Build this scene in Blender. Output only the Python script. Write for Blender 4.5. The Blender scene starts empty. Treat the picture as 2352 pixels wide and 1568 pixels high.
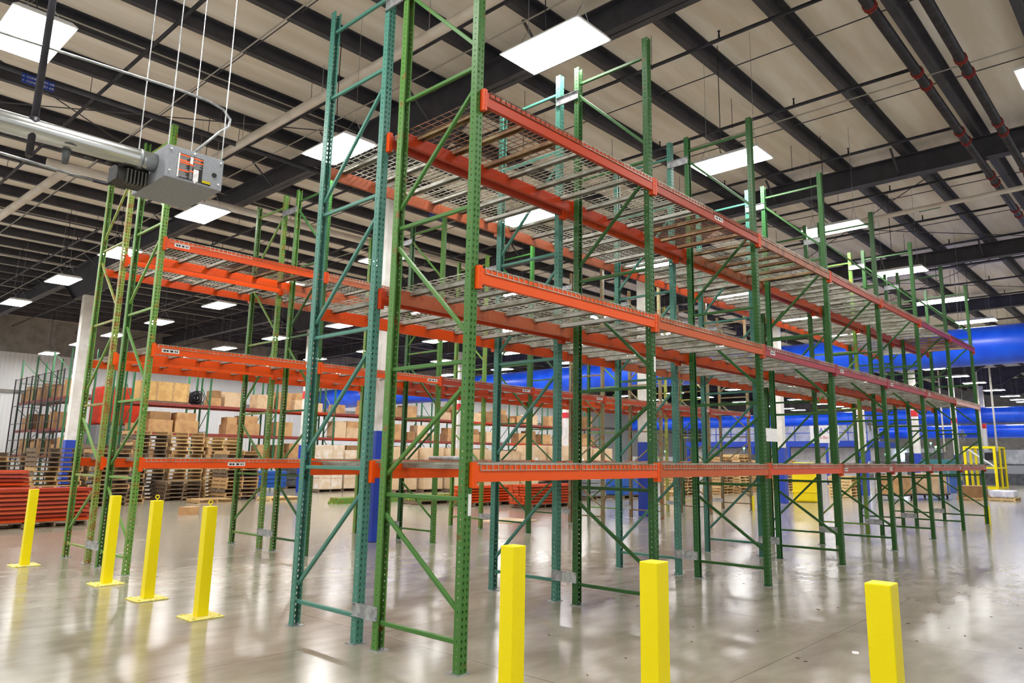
import bpy, bmesh, math, random
from mathutils import Vector, Matrix
random.seed(11)
C = bpy.context.scene.collection
S = bpy.context.scene
V = Vector

# ------------------------------------------------------------------ camera
yaw, pitch, roll = 0.718648621, 0.182901490, 0.00961169574
Fw = V((math.cos(pitch)*math.cos(yaw), math.cos(pitch)*math.sin(yaw), math.sin(pitch)))
Rt = V((math.sin(yaw), -math.cos(yaw), 0)); Up = Rt.cross(Fw)
R2 = Rt*math.cos(roll)+Up*math.sin(roll); U2 = -Rt*math.sin(roll)+Up*math.cos(roll)
cam_d = bpy.data.cameras.new('camera'); cam = bpy.data.objects.new('camera', cam_d); C.objects.link(cam)
cam.matrix_world = Matrix(((R2.x, U2.x, -Fw.x, -3.814), (R2.y, U2.y, -Fw.y, -4.192), (R2.z, U2.z, -Fw.z, 1.550), (0, 0, 0, 1)))
cam_d.sensor_width = 36; cam_d.sensor_fit = 'HORIZONTAL'; cam_d.lens = 1671.405*36/2352
cam_d.shift_x = -(1266.2755-1176)/2352; cam_d.shift_y = (743.986-784)/2352
cam_d.clip_start = .05; cam_d.clip_end = 300
S.camera = cam
# ------------------------------------------------------------------ world, exposure
w = bpy.data.worlds.new('world'); S.world = w; w.use_nodes = True
w.node_tree.nodes['Background'].inputs[0].default_value = (.90, .89, .86, 1)
w.node_tree.nodes['Background'].inputs[1].default_value = .65
vs = S.view_settings
vs.view_transform = 'Standard'; vs.look = 'None'; vs.gamma = 1; vs.use_curve_mapping = False
vs.exposure = 0.68
LAMP = 34.0
try:
    S.cycles.use_denoising = True
    S.cycles.max_bounces = 7; S.cycles.diffuse_bounces = 4; S.cycles.glossy_bounces = 3
    S.cycles.sample_clamp_indirect = 6
    S.cycles.use_light_tree = True
except Exception: pass

# ------------------------------------------------------------------ helpers
def tag(o, label=None, cat=None, group=None, kind=None):
    if label: o['label'] = label
    if cat: o['category'] = cat
    if group: o['group'] = group
    if kind: o['kind'] = kind
    return o
def empty(name, loc=(0, 0, 0), rz=0, label=None, cat=None, group=None):
    o = bpy.data.objects.new(name, None); C.objects.link(o)
    o.location = loc; o.rotation_euler = (0, 0, rz); o.empty_display_size = .1
    return tag(o, label, cat, group)
def inst(me, name, mat, parent=None, loc=(0, 0, 0), rz=0, rot=None):
    o = bpy.data.objects.new(name, me); C.objects.link(o)
    if parent: o.parent = parent
    o.location = loc; o.rotation_euler = rot if rot else (0, 0, rz)
    if mat:
        o.material_slots[0].link = 'OBJECT'; o.material_slots[0].material = mat
    return o
class MB:
    def __init__(s): s.v = []; s.f = []; s.sm = []; s.mi = []; s.k = {}; s.cur = 0
    def p(s, x, y, z):
        s.v.append((x, y, z)); return len(s.v)-1
    def w(s, x, y, z):
        k = (round(x, 5), round(y, 5), round(z, 5))
        if k not in s.k: s.k[k] = s.p(*k)
        return s.k[k]
    def face(s, *i, smooth=False): s.f.append(i); s.sm.append(smooth); s.mi.append(s.cur)
    def box(s, x0, y0, z0, x1, y1, z1, M=None):
        c = [(x0, y0, z0), (x1, y0, z0), (x1, y1, z0), (x0, y1, z0), (x0, y0, z1), (x1, y0, z1), (x1, y1, z1), (x0, y1, z1)]
        if M: c = [tuple(M @ V(q)) for q in c]
        i = [s.p(*q) for q in c]
        for a in ((3, 2, 1, 0), (4, 5, 6, 7), (0, 1, 5, 4), (1, 2, 6, 5), (2, 3, 7, 6), (3, 0, 4, 7)): s.face(*[i[j] for j in a])
        return s
    def bar(s, a, b, w, h=None, up=(0, 0, 1)):
        a, b = V(a), V(b); h = h or w; d = (b-a).normalized(); u = V(up)
        if abs(d.dot(u)) > .99: u = V((1, 0, 0))
        r = d.cross(u).normalized()*w/2; t = r.cross(d).normalized()*h/2
        i = [s.p(*q) for q in (a-r-t, a+r-t, a+r+t, a-r+t, b-r-t, b+r-t, b+r+t, b-r+t)]
        for f in ((3, 2, 1, 0), (4, 5, 6, 7), (0, 1, 5, 4), (1, 2, 6, 5), (2, 3, 7, 6), (3, 0, 4, 7)): s.face(*[i[j] for j in f])
        return s
    def tube(s, pts, r, n=10, caps=True):
        pts = [V(q) for q in pts]; rings = []; ref = None
        for k, q in enumerate(pts):
            d = (pts[min(k+1, len(pts)-1)]-pts[max(k-1, 0)]).normalized()
            if ref is None:
                ref = d.cross(V((0, 0, 1)))
                if ref.length < .01: ref = d.cross(V((1, 0, 0)))
            ref = (ref-d*ref.dot(d)).normalized(); t = d.cross(ref); rr = r[k] if isinstance(r, (list, tuple)) else r
            rings.append([s.p(*(q+(ref*math.cos(2*math.pi*j/n)+t*math.sin(2*math.pi*j/n))*rr)) for j in range(n)])
        for k in range(len(rings)-1):
            for j in range(n): s.face(rings[k][j], rings[k][(j+1) % n], rings[k+1][(j+1) % n], rings[k+1][j], smooth=n > 6)
        if caps: s.face(*rings[0][::-1]); s.face(*rings[-1])
        return s
    def ring(s, c, R, r, axis='z', n=14, m=6):
        pts = []
        for k in range(n+1):
            a = 2*math.pi*k/n; x, y = R*math.cos(a), R*math.sin(a)
            pts.append(V(c)+V({'z': (x, y, 0), 'y': (x, 0, y), 'x': (0, x, y)}[axis]))
        return s.tube(pts, r, m, False)
    def mesh(s, name, mats=None):
        me = bpy.data.meshes.new(name); me.from_pydata(s.v, [], s.f)
        me.polygons.foreach_set('use_smooth', s.sm)
        for m in (mats or [None]): me.materials.append(m)
        if mats and len(mats) > 1: me.polygons.foreach_set('material_index', s.mi)
        bm = bmesh.new(); bm.from_mesh(me); bmesh.ops.recalc_face_normals(bm, faces=bm.faces[:]); bm.to_mesh(me); bm.free()
        me.update(); return me
    def build(s, name, mat, parent=None, loc=(0, 0, 0), rz=0):
        me = s.mesh(name, mat if isinstance(mat, list) else [mat])
        return inst(me, name, None, parent, loc, rz)
def bevel(me, wdt=.005, seg=2):
    bm = bmesh.new(); bm.from_mesh(me)
    bmesh.ops.bevel(bm, geom=bm.edges[:], offset=wdt, segments=seg, affect='EDGES', profile=.6)
    bm.to_mesh(me); bm.free(); return me
ORD = 'first second third fourth fifth sixth seventh eighth ninth tenth eleventh twelfth thirteenth fourteenth fifteenth sixteenth seventeenth eighteenth nineteenth twentieth'.split()
ORD += ['twenty-'+o for o in ORD[:9]]
def one_of(i): return ORD[i]

# ------------------------------------------------------------------ materials
MC = {}
def srgb(h):
    h = h.lstrip('#'); return tuple(((int(h[i:i+2], 16)/255+.055)/1.055)**2.4 if int(h[i:i+2], 16) > 10 else int(h[i:i+2], 16)/255/12.92 for i in (0, 2, 4))
def mat(name, col, rough=.5, metal=0.0, col2=None, scale=6.0, lo=.42, hi=.62, bump=0.0, stretch=(1, 1, 1), spec=.5, detail=4):
    key = (name, col, rough, metal, col2)
    if key in MC: return MC[key]
    m = bpy.data.materials.new(name); m.use_nodes = True; nt = m.node_tree; N = nt.nodes; L = nt.links
    b = N['Principled BSDF']; c1 = srgb(col) if isinstance(col, str) else col
    b.inputs['Base Color'].default_value = (*c1, 1); b.inputs['Roughness'].default_value = rough; b.inputs['Metallic'].default_value = metal
    b.inputs['Specular IOR Level'].default_value = spec
    if col2 or bump:
        tc = N.new('ShaderNodeTexCoord'); mp = N.new('ShaderNodeMapping'); mp.inputs['Scale'].default_value = stretch
        oi = N.new('ShaderNodeObjectInfo'); ad = N.new('ShaderNodeVectorMath'); ad.operation = 'ADD'
        ml = N.new('ShaderNodeVectorMath'); ml.operation = 'SCALE'; ml.inputs['Scale'].default_value = 9
        L.new(oi.outputs['Location'], ml.inputs[0]); L.new(tc.outputs['Object'], ad.inputs[0]); L.new(ml.outputs[0], ad.inputs[1])
        L.new(ad.outputs[0], mp.inputs[0])
        n = N.new('ShaderNodeTexNoise'); n.inputs['Scale'].default_value = scale; n.inputs['Detail'].default_value = detail
        L.new(mp.outputs[0], n.inputs[0])
    if col2:
        r = N.new('ShaderNodeValToRGB'); e = r.color_ramp.elements
        e[0].position = lo; e[0].color = (*c1, 1); e[1].position = hi; e[1].color = (*(srgb(col2) if isinstance(col2, str) else col2), 1)
        L.new(n.outputs['Fac'], r.inputs[0]); L.new(r.outputs[0], b.inputs['Base Color'])
    if bump:
        bp = N.new('ShaderNodeBump'); bp.inputs['Strength'].default_value = bump; bp.inputs['Distance'].default_value = .02
        L.new(n.outputs['Fac'], bp.inputs['Height']); L.new(bp.outputs[0], b.inputs['Normal'])
    MC[key] = m; return m
def paint(col, rust='#6e4420', amt=.66, rough=.42): return mat('enamel_paint', col, rough, 0, rust, 9, amt, amt+.1, spec=.35)
def emis(name, col, st):
    m = bpy.data.materials.new(name); m.use_nodes = True; b = m.node_tree.nodes['Principled BSDF']
    b.inputs['Base Color'].default_value = (.8, .8, .8, 1); b.inputs['Emission Color'].default_value = (*col, 1); b.inputs['Emission Strength'].default_value = st
    return m
GALV = mat('galvanized_steel', '#b9bcbd', .38, .75, '#94979a', 14, .4, .6)
WIRE = mat('zinc_wire', '#b8b5a8', .42, .55, '#8d8672', 3, .45, .6)
WIREB = mat('rusted_wire', '#5f4636', .6, .2, '#8b5a3c', 3, .45, .6)
CHG = mat('galvanized_channel', '#b3b3ab', .42, .5, '#8e8a7b', 5, .45, .62)
CHB = mat('rusted_channel', '#7b583c', .55, .15, '#9a8460', 5, .45, .62)
BLACK = mat('black_steel', '#26252b', .45, .2, '#34323a', 5)
STEEL = mat('dark_primer_steel', '#403f47', .5, .1, '#35353c', 3)
WHITE = mat('white_paint', '#e6e4df', .45, 0, '#d6d2ca', 3)
WHITEM = mat('white_enamel_metal', '#e9e9ea', .35, 0)
RED = mat('red_paint', '#c8242c', .45)
BLUEP = mat('blue_paint', '#1b3fae', .4)
YEL = mat('safety_yellow_paint', '#f2e000', .4, 0, '#e6d600', 22, .7, .85, .08, spec=.3)
YELB = mat('pale_yellow_plate', '#efe78a', .5, 0, '#dccb3e', 30, .45, .6)
CARD = mat('cardboard', '#c39a68', .8, 0, '#b0855a', 3)
CARD2 = mat('pale_cardboard', '#d9bd98', .75, 0, '#cbab84', 3)
CARD3 = mat('dark_cardboard', '#9c774c', .8, 0, '#8a6640', 3)
WOOD = mat('pallet_wood', '#c9a774', .8, 0, '#a88457', 5, .35, .65, .2, (1, 6, 6))
WOODD = mat('weathered_pallet_wood', '#85705a', .85, 0, '#5f5040', 5, .35, .65, .2, (1, 6, 6))
WOODL = mat('fresh_pallet_wood', '#e0c591', .8, 0, '#c9a870', 5, .35, .65, .2, (1, 6, 6))
PAPER = mat('white_paper', '#e8e8e8', .7, 0, '#cfcfcf', 20, .55, .7)
INK = mat('black_ink', '#1c1c1c', .7)
PIPEW = mat('white_pvc', '#d8cfc3', .45, 0, '#cbbfb0', 2)
DUCT = mat('blue_duct_fabric', '#1a62ff', .32, 0, '#1252ee', 1.2, .4, .6, .25, (1, 1, 1))
WRAP = mat('stretch_wrap', '#ddc9ac', .28, 0, '#efe9e2', 3.5, .45, .7, .5)
GREY = mat('grey_enamel', '#8f9298', .5, 0, '#868a90', 40)
ORG = mat('orange_paint', '#f06018', .5)

# ------------------------------------------------------------------ setting: floor, ceiling, walls
X0, X1, Y0, Y1 = -9.0, 78.0, -12.0, 43.0
fl = MB(); fl.box(X0, Y0, -.25, X1, Y1, 0)
fm = bpy.data.materials.new('polished_concrete'); fm.use_nodes = True; nt = fm.node_tree; N = nt.nodes; L = nt.links; b = N['Principled BSDF']
geo = N.new('ShaderNodeNewGeometry')
n1 = N.new('ShaderNodeTexNoise'); n1.inputs['Scale'].default_value = .55; n1.inputs['Detail'].default_value = 7; n1.inputs['Roughness'].default_value = .6
n2 = N.new('ShaderNodeTexNoise'); n2.inputs['Scale'].default_value = 30; n2.inputs['Detail'].default_value = 4
n3 = N.new('ShaderNodeTexNoise'); n3.inputs['Scale'].default_value = 2.2; n3.inputs['Detail'].default_value = 8
mpf = N.new('ShaderNodeMapping'); mpf.inputs['Scale'].default_value = (1, 2.2, 1); mpf.inputs['Rotation'].default_value = (0, 0, .4)
L.new(geo.outputs['Position'], mpf.inputs[0])
L.new(mpf.outputs[0], n1.inputs[0]); L.new(geo.outputs['Position'], n2.inputs[0]); L.new(mpf.outputs[0], n3.inputs[0])
r1 = N.new('ShaderNodeValToRGB'); r1.color_ramp.elements[0].position = .25; r1.color_ramp.elements[0].color = (.225, .20, .145, 1)
r1.color_ramp.elements[1].position = .75; r1.color_ramp.elements[1].color = (.40, .375, .295, 1)
L.new(n1.outputs['Fac'], r1.inputs[0])
mx = N.new('ShaderNodeMix'); mx.data_type = 'RGBA'; mx.blend_type = 'MULTIPLY'; mx.inputs[0].default_value = .35
r2 = N.new('ShaderNodeValToRGB'); r2.color_ramp.elements[0].position = .28; r2.color_ramp.elements[0].color = (.62, .58, .54, 1); r2.color_ramp.elements[1].position = .72
L.new(n3.outputs['Fac'], r2.inputs[0]); L.new(r1.outputs[0], mx.inputs[6]); L.new(r2.outputs[0], mx.inputs[7])
sep = N.new('ShaderNodeSeparateXYZ'); L.new(geo.outputs['Position'], sep.inputs[0])
def mth(op, a, b_=None):
    q = N.new('ShaderNodeMath'); q.operation = op
    for i, x in enumerate((a, b_)):
        if x is None: continue
        if isinstance(x, (int, float)): q.inputs[i].default_value = x
        else: L.new(x, q.inputs[i])
    return q.outputs[0]
def joint(ax, off, per):
    t = mth('FRACT', mth('DIVIDE', mth('ADD', sep.outputs[ax], -off+per*40+.5*per), per))
    return mth('LESS_THAN', mth('ABSOLUTE', mth('ADD', t, -.5)), .0035/per)
jn = mth('MAXIMUM', joint('X', .35, 3.05), joint('Y', -1.52, 3.02))
mj = N.new('ShaderNodeMix'); mj.data_type = 'RGBA'; L.new(jn, mj.inputs[0]); L.new(mx.outputs[2], mj.inputs[6]); mj.inputs[7].default_value = (.11, .10, .085, 1)
L.new(mj.outputs[2], b.inputs['Base Color'])
rr = N.new('ShaderNodeMapRange'); rr.inputs[1].default_value = .3; rr.inputs[2].default_value = .7; rr.inputs[3].default_value = .165; rr.inputs[4].default_value = .20
L.new(n3.outputs['Fac'], rr.inputs[0]); L.new(rr.outputs[0], b.inputs['Roughness'])
bp = N.new('ShaderNodeBump'); 
b.inputs['Specular IOR Level'].default_value = .8
tag(fl.build('floor', fm), kind='structure')
INS = mat('ceiling_insulation', '#f6f0e8', .6, 0, '#e2d8ca', 1.1, .35, .65, .9, (.35, 2.4, 1), .3, 6)
tag(MB().box(X0, Y0, 8.88, X1, Y1, 9.05).build('ceiling', INS), kind='structure')
WALLM = bpy.data.materials.new('ribbed_metal_panel'); WALLM.use_nodes = True; nt = WALLM.node_tree
wb = nt.nodes['Principled BSDF']; wb.inputs['Base Color'].default_value = (.72, .74, .76, 1); wb.inputs['Roughness'].default_value = .45
wv = nt.nodes.new('ShaderNodeTexWave'); wv.inputs['Scale'].default_value = 1.6; wg = nt.nodes.new('ShaderNodeNewGeometry'); nt.links.new(wg.outputs['Position'], wv.inputs[0])
wbp = nt.nodes.new('ShaderNodeBump'); wbp.inputs['Strength'].default_value = .5; wbp.inputs['Distance'].default_value = .03; nt.links.new(wv.outputs['Fac'], wbp.inputs['Height']); nt.links.new(wbp.outputs[0], wb.inputs['Normal'])
GW = mat('grey_wall_liner', '#8c8a86', .7, 0, '#7b7975', 2)
tag(MB().box(X0, Y1, 0, X1, Y1+.3, 6.9).build('wall_left', WALLM), kind='structure')
tag(MB().box(X0, Y1, 6.9, X1, Y1+.3, 9.0).build('wall_left_upper', GW), kind='structure')
tag(MB().box(X0, Y1-.1, 4.72, X1, Y1, 4.9).build('trim_1', GW), kind='structure')
tag(MB().box(X1, Y0, 0, X1+.3, Y1, 9.0).build('wall_far', GW), kind='structure')

# purlins (z-sections), rafters, columns
pm = MB()
pm.box(0, -.004, 0, 87, .004, .245); pm.box(0, -.115, .24, 87, .004, .246); pm.box(0, -.004, -.004, 87, .125, .004); pm.box(0, .117, 0, 87, .125, .022); pm.box(0, -.115, .222, 87, -.107, .245)
pme = pm.mesh('purlin')
for k in range(-8, 28):
    tag(inst(pme, 'purlin', STEEL, None, (X0, .12+1.52*k, 8.632)), kind='structure')
COLY = [-10.65, 7.6, 25.85]
def zb(y):
    d = min(abs(y-c) for c in COLY+[44.1])
    return 7.3 if d < 1.3 else (7.3+(d-1.3)/1.5*.83 if d < 2.8 else 8.13)
ys = sorted(set([Y0, Y1]+[c+s for c in COLY+[44.1] for s in (-2.8, -1.3, 1.3, 2.8)])); ys = [y for y in ys if Y0 <= y <= Y1]
rm = MB()
for a, c in zip(ys, ys[1:]):
    za, zc = zb(a+1e-6), zb(c-1e-6)
    for x0, x1, l, h in ((-.008, .008, 0, None), (-.13, .13, 0, .016)):
        i = [rm.p(x0, a, za), rm.p(x1, a, za), rm.p(x1, c, zc), rm.p(x0, c, zc)]
        t = [8.62, 8.62] if h is None else [za+h, zc+h]
        j = [rm.p(x0, a, t[0]), rm.p(x1, a, t[0]), rm.p(x1, c, t[1]), rm.p(x0, c, t[1])]
        for q in ((i[3], i[2], i[1], i[0]), tuple(j), (i[0], i[1], j[1], j[0]), (i[1], i[2], j[2], j[1]), (i[2], i[3], j[3], j[2]), (i[3], i[0], j[0], j[3])): rm.face(*q)
rm.box(-.13, Y0, 8.605, .13, Y1, 8.628)
rme = rm.mesh('rafter')
fb = MB().bar((.02, 0, -.0), (.62, 0, .5), .05, .02).bar((-.02, 0, 0), (-.62, 0, .5), .05, .02).mesh('flange_brace')
RX = [-4.45, 4.66, 13.8, 22.9, 32.0, 41.1, 50.2, 59.3, 68.4]
for x in RX:
    r = tag(inst(rme, 'rafter', STEEL, None, (x, 0, 0)), kind='structure')
    if x < 35:
        for k in range(-6, 26, 2):
            y = .24+1.52*k+.09; inst(fb, 'flange_brace', STEEL, r, (0, y, max(zb(y), 8.0)+.03))
cm = MB(); cm.box(-.15, -.15, .0, .15, .15, 7.29)
cme = bevel(cm.mesh('column'), .012, 2)
gm = bevel(MB().box(-.165, -.165, 0.004, .165, .165, 2.04).mesh('blue_column_guard'), .012, 2)
rb = MB().box(-.155, -.155, 4.1, .155, .155, 4.45).mesh('red_band')
for x in RX[:8]:
    for y in (7.6, 25.85):
        if x < 0: continue
        c = tag(inst(cme, 'column', WHITE, None, (x, y, 0)), kind='structure')
        inst(gm, 'blue_column_guard', BLUEP, c)
        if x > 5: inst(rb, 'red_band', RED, c)
sg = MB().tube([(0, Y0, 0), (0, Y1, 0)], .011, 6).mesh('sag_rod')
for x in (1.6, 7.7, 10.75, 16.85, 19.9, 25.95, 29): tag(inst(sg, 'sag_rod', STEEL, None, (x, 0, 8.72)), kind='structure')

# ------------------------------------------------------------------ pallet rack kit
W = .0762; D = 1.067; A = 2.5843; H = 6.34; G = .2294
def hole_cell(mb, O, U, Vv, w_, h_, poly):
    """a w x h panel cell with a polygon hole; poly listed anticlockwise, 8 or 4 points"""
    O, U, Vv = V(O), V(U), V(Vv); n = len(poly)
    if n == 8: out = [(w_, h_/2), (w_, h_), (w_/2, h_), (0, h_), (0, h_/2), (0, 0), (w_/2, 0), (w_, 0)]
    else: out = [(w_, h_), (0, h_), (0, 0), (w_, 0)]
    P = lambda a: mb.w(*(O+U*a[0]+Vv*a[1]))
    for k in range(n):
        a, b_ = out[k], out[(k+1) % n]; c, d_ = poly[(k+1) % n], poly[k]
        mb.face(P(a), P(b_), P((w_/2+c[0], h_/2+c[1])), P((w_/2+d_[0], h_/2+d_[1])))
def post_mesh():
    m = MB(); dp = .070; pit = .0508; n = int(H/pit); lip = .014
    tear = [(.0085, .004), (.0065, .0115), (0, .0145), (-.0065, .0115), (-.0085, .004), (-.0045, -.006), (0, -.0155), (.0045, -.006)]
    sq = [(.0052, .0062), (-.0052, .0062), (-.0052, -.0062), (.0052, -.0062)]
    for k in range(n):
        z = k*pit
        hole_cell(m, (-W/2, 0, z), (1, 0, 0), (0, 0, 1), W/2, pit, tear)
        hole_cell(m, (0, 0, z), (1, 0, 0), (0, 0, 1), W/2, pit, tear)
        hole_cell(m, (-W/2, dp, z), (0, -1, 0), (0, 0, 1), dp, pit, sq)
        hole_cell(m, (W/2, 0, z), (0, 1, 0), (0, 0, 1), dp, pit, sq)
        for s in (-1, 1):
            a = m.w(s*W/2, dp, z); b_ = m.w(s*W/2, dp, z+pit); c = m.w(s*(W/2-lip), dp, z+pit); d_ = m.w(s*(W/2-lip), dp, z)
            m.face(*((a, b_, c, d_) if s < 0 else (a, d_, c, b_)))
    me = m.mesh('post')
    bm = bmesh.new(); bm.from_mesh(me); bmesh.ops.remove_doubles(bm, verts=bm.verts[:], dist=1e-5)
    bmesh.ops.recalc_face_normals(bm, faces=bm.faces[:])
    bmesh.ops.solidify(bm, geom=bm.faces[:], thickness=.0026); bmesh.ops.recalc_face_normals(bm, faces=bm.faces[:])
    bm.to_mesh(me); bm.free(); return me
POST = post_mesh()
foot = MB(); foot.box(-.062, -.012, 0, .062, .115, .008); foot.tube([(-.0, .098, .008), (0, .098, .03)], .011, 6)
FOOT = foot.mesh('foot_plate')
YR, YF = D-.055, .055
HZ = {1: (.215, 1.24, 2.30, 3.58, 4.82, 6.08), 2: (.22, 1.45, 2.71, 3.99, 5.29, 6.06)}
DG = {1: ((1.08, .42), (1.41, 2.12), (3.40, 2.52), (3.76, 4.63), (5.92, 5.02)), 2: ((.37, 1.26), (1.60, 2.53), (2.86, 3.80), (4.13, 5.12)),
      3: ((.42, 1.08), (2.12, 1.41), (2.52, 3.40), (4.63, 3.76), (5.02, 5.92))}
BR = {}
def brace_mesh(zr, zf):
    k = (zr, zf)
    if k not in BR: BR[k] = bevel(MB().bar((0, YR, zr), (0, YF, zf), .03, .034).mesh('brace'), .004, 1)
    return BR[k]
def upright(x, y, ty, colF, colR, label, group):
    """frame with its web faces at y and y+D"""
    r = empty('rack_upright', (x, y, 0), 0, label, 'rack upright', group)
    inst(POST, 'post', colF, r); inst(POST, 'post', colR, r, (0, D, 0), math.pi)
    for z in HZ[2 if ty == 2 else 1]: inst(brace_mesh(z, z), 'horizontal_brace', colF, r)
    for a, c in DG[ty]: inst(brace_mesh(a, c), 'diagonal_brace', colF if (a*7) % 1 < .6 else colR, r)
    inst(FOOT, 'foot_plate', GALV, r); inst(FOOT, 'foot_plate', GALV, r, (0, D, 0), math.pi)
    return r
# step beam: top step at the back so that a deck drops in
BL = A-W-.004
bmx = MB(); z0 = -.127
prof = [(0, 0), (0, z0), (.042, z0), (.042, -.041), (.026, -.041), (.026, 0)]
ia = [bmx.p(0, a, c) for a, c in prof]; ib = [bmx.p(BL, a, c) for a, c in prof]
bmx.face(*ia[::-1]); bmx.face(*ib)
for k in range(6): bmx.face(ia[k], ib[k], ib[(k+1) % 6], ia[(k+1) % 6])
BEAM = bmx.mesh('load_beam')
cn = MB()
cn.box(-.037, -.004, -.168, -.001, .052, .022); cn.box(-.037, .046, -.168, -.002, .052, .022)
for k in range(3):
    cn.box(-.026, -.0065, -.14+k*.055, -.012, -.0035, -.115+k*.055)
CONN = cn.mesh('end_connector')
STK = MB().box(0, -.0025, -.095, .13, -.0005, -.045).mesh('label_sticker')
STT = MB()
for k, (a, c) in enumerate(((.012, .03), (.034, .05), (.062, .085), (.095, .104), (.11, .118))): STT.box(a, -.0035, -.083, c, -.0022, -.058)
STT = STT.mesh('printed_characters')
def beam(x, y, z, side, col, label, group, sticker=None, ccol=None):
    """x,y: left post centre and web face; side -1 sits on the -Y face, +1 on the +Y face"""
    if side < 0: o = inst(BEAM, 'load_beam', col, None, (x+W/2+.002, y-.050, z))
    else: o = inst(BEAM, 'load_beam', col, None, (x+W/2+.002+BL, y+.050, z), math.pi)
    tag(o, label, 'load beam', group)
    inst(CONN, 'end_connector', ccol or col, o)
    c = inst(CONN, 'end_connector', ccol or col, o, (BL, 0, 0)); c.scale = (-1, 1, 1)
    if sticker:
        for sx, wd in sticker:
            s = inst(STK, 'label_sticker', PAPER, o, (sx, 0, 0)); s.scale = (wd, 1, 1); s['label'] = 'white paper label'
            inst(STT, 'printed_characters', INK, s)
    return o
DW = 1.215; DL = D+.104
dk = MB(); rw = .0056
nx = 20
for i in range(nx):
    x = .004+(DW-.008)*i/(nx-1)
    dk.bar((x, .002, .004), (x, DL-.002, .004), rw)
    dk.bar((x, -.004, .006), (x, -.004, -.040), rw); dk.bar((x, DL+.004, .006), (x, DL+.004, -.036), rw)
for j in range(12):
    y = -.004+(DL+.008)*j/11; dk.bar((0, y, .009), (DW, y, .009), rw)
dk.bar((0, -.007, -.038), (DW, -.007, -.038), rw*1.2); dk.bar((0, DL+.007, -.034), (DW, DL+.007, -.034), rw*1.2)
DECK = dk.mesh('wire_mesh')
ch = MB(); ch.box(-.026, .022, -.003, .026, DL-.022, .001); ch.box(-.026, .03, -.036, -.023, DL-.03, -.003); ch.box(.023, .03, -.036, .026, DL-.03, -.003)
ch.box(-.034, .03, -.037, -.023, DL-.03, -.034); ch.box(.023, .03, -.037, .034, DL-.03, -.034)
CHAN = ch.mesh('support_channel')
def deck(x, y, z, m1, m2, label, group):
    r = empty('wire_deck', (x, y-.052, z), 0, label, 'wire deck', group)
    inst(DECK, 'wire_mesh', m1, r)
    for q in (.14, .5, .86): inst(CHAN, 'support_channel', m2, r, (DW*q, 0, 0))
    return r
spm = MB(); spm.box(-.003, -.06, -.055, 0, G+.06, .055); spm.box(-.02, -.06, .052, 0, G+.06, .055); spm.box(-.02, -.06, -.055, 0, G+.06, -.052)
for yy in (-.042, G+.042):
    for zz in (-.035, .035): spm.tube([(-.003, yy, zz), (-.012, yy, zz)], .008, 6)
SPM = spm.mesh('row_spacer')

LV = (1.497, 3.046, 4.570)
LN = ('lowest', 'middle', 'top')
GR = {'g': paint('#427230'), 'g2': paint('#4e7c34', '#7a5a24', .60), 'g3': paint('#265f2b'), 't': paint('#467e6f', '#6a5a38', .70), 't2': paint('#3a7062', '#6a5a38', .70),
      'l': paint('#64903c', '#8a7a2c', .55), 'o': paint('#7f9440', '#8a6a2c', .5), 'b': paint('#7d7a5a', '#8a5a34', .5), 'f': paint('#2a5824'), 'y': paint('#a4a648', '#7a8a3a', .5)}
OR = {'o': paint('#e45200', '#9a3a12', .70), 'o2': paint('#ba5220', '#a84818', .6), 'o3': paint('#cc4404', '#9a3a12', .66), 'r': paint('#9e3418', '#8a3020', .62), 'm': paint('#98323a', '#8a3040', .6),
      'rr': paint('#b23608', '#8a2c10', .68), 'br': paint('#96542e', '#6e3a20', .5), 'p': paint('#b4603e', '#a04a2a', .6), 'pu': paint('#8e2a54', '#a03a3a', .6), 'w': paint('#d8a8a0', '#a04a40', .6),
      'd': paint('#bc4408', '#8a3a14', .58), 'l': paint('#e04e00', '#b84408', .66)}
def bcol(row, side, lv, i):
    if row == 'A' and side < 0:
        return OR[(['o', 'o2', 'o3', 'r', 'r', 'r', 'r'], ['o', 'o2', 'm', 'm', 'm', 'r', 'w'], ['rr', 'r', 'br', 'r', 'r', 'pu', 'pu'])[lv][i]]
    if row == 'A': return OR[(['o', 'd', 'd', 'd', 'r', 'r', 'r'], ['p', 'd', 'd', 'r', 'r', 'd', 'd'], ['rr', 'rr', 'br', 'd', 'r', 'm', 'm'])[lv][i]]
    if row == 'B' and side < 0: return OR[(['o', 'd', 'r', 'd', 'd', 'r', 'r'], ['rr', 'd', 'r', 'r', 'd', 'd', 'r'], ['r', 'd', 'd', 'm', 'r', 'r', 'm'])[lv][i]]
    if row == 'B': return OR[(['o', 'd', 'd', 'd', 'r', 'r', 'r'], ['l', 'd', 'p', 'd', 'd', 'l', 'r'], ['p', 'p', 'd', 'd', 'd', 'l', 'r'])[lv][i]]
    return OR[(['l', 'o', 'd', 'd', 'd', 'd', 'r'], ['o', 'l', 'r', 'rr', 'd', 'r', 'r'], ['l', 'p', 'd', 'd', 'd', 'd', 'd'])[lv][i]]
ROWS = {'A': (0, 1, 'front row'), 'B': (D+G, 2, 'second row'), 'D': (6.505, 1, 'third row'), 'E': (6.505+1.12+.34, 3, 'fourth row')}
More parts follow.
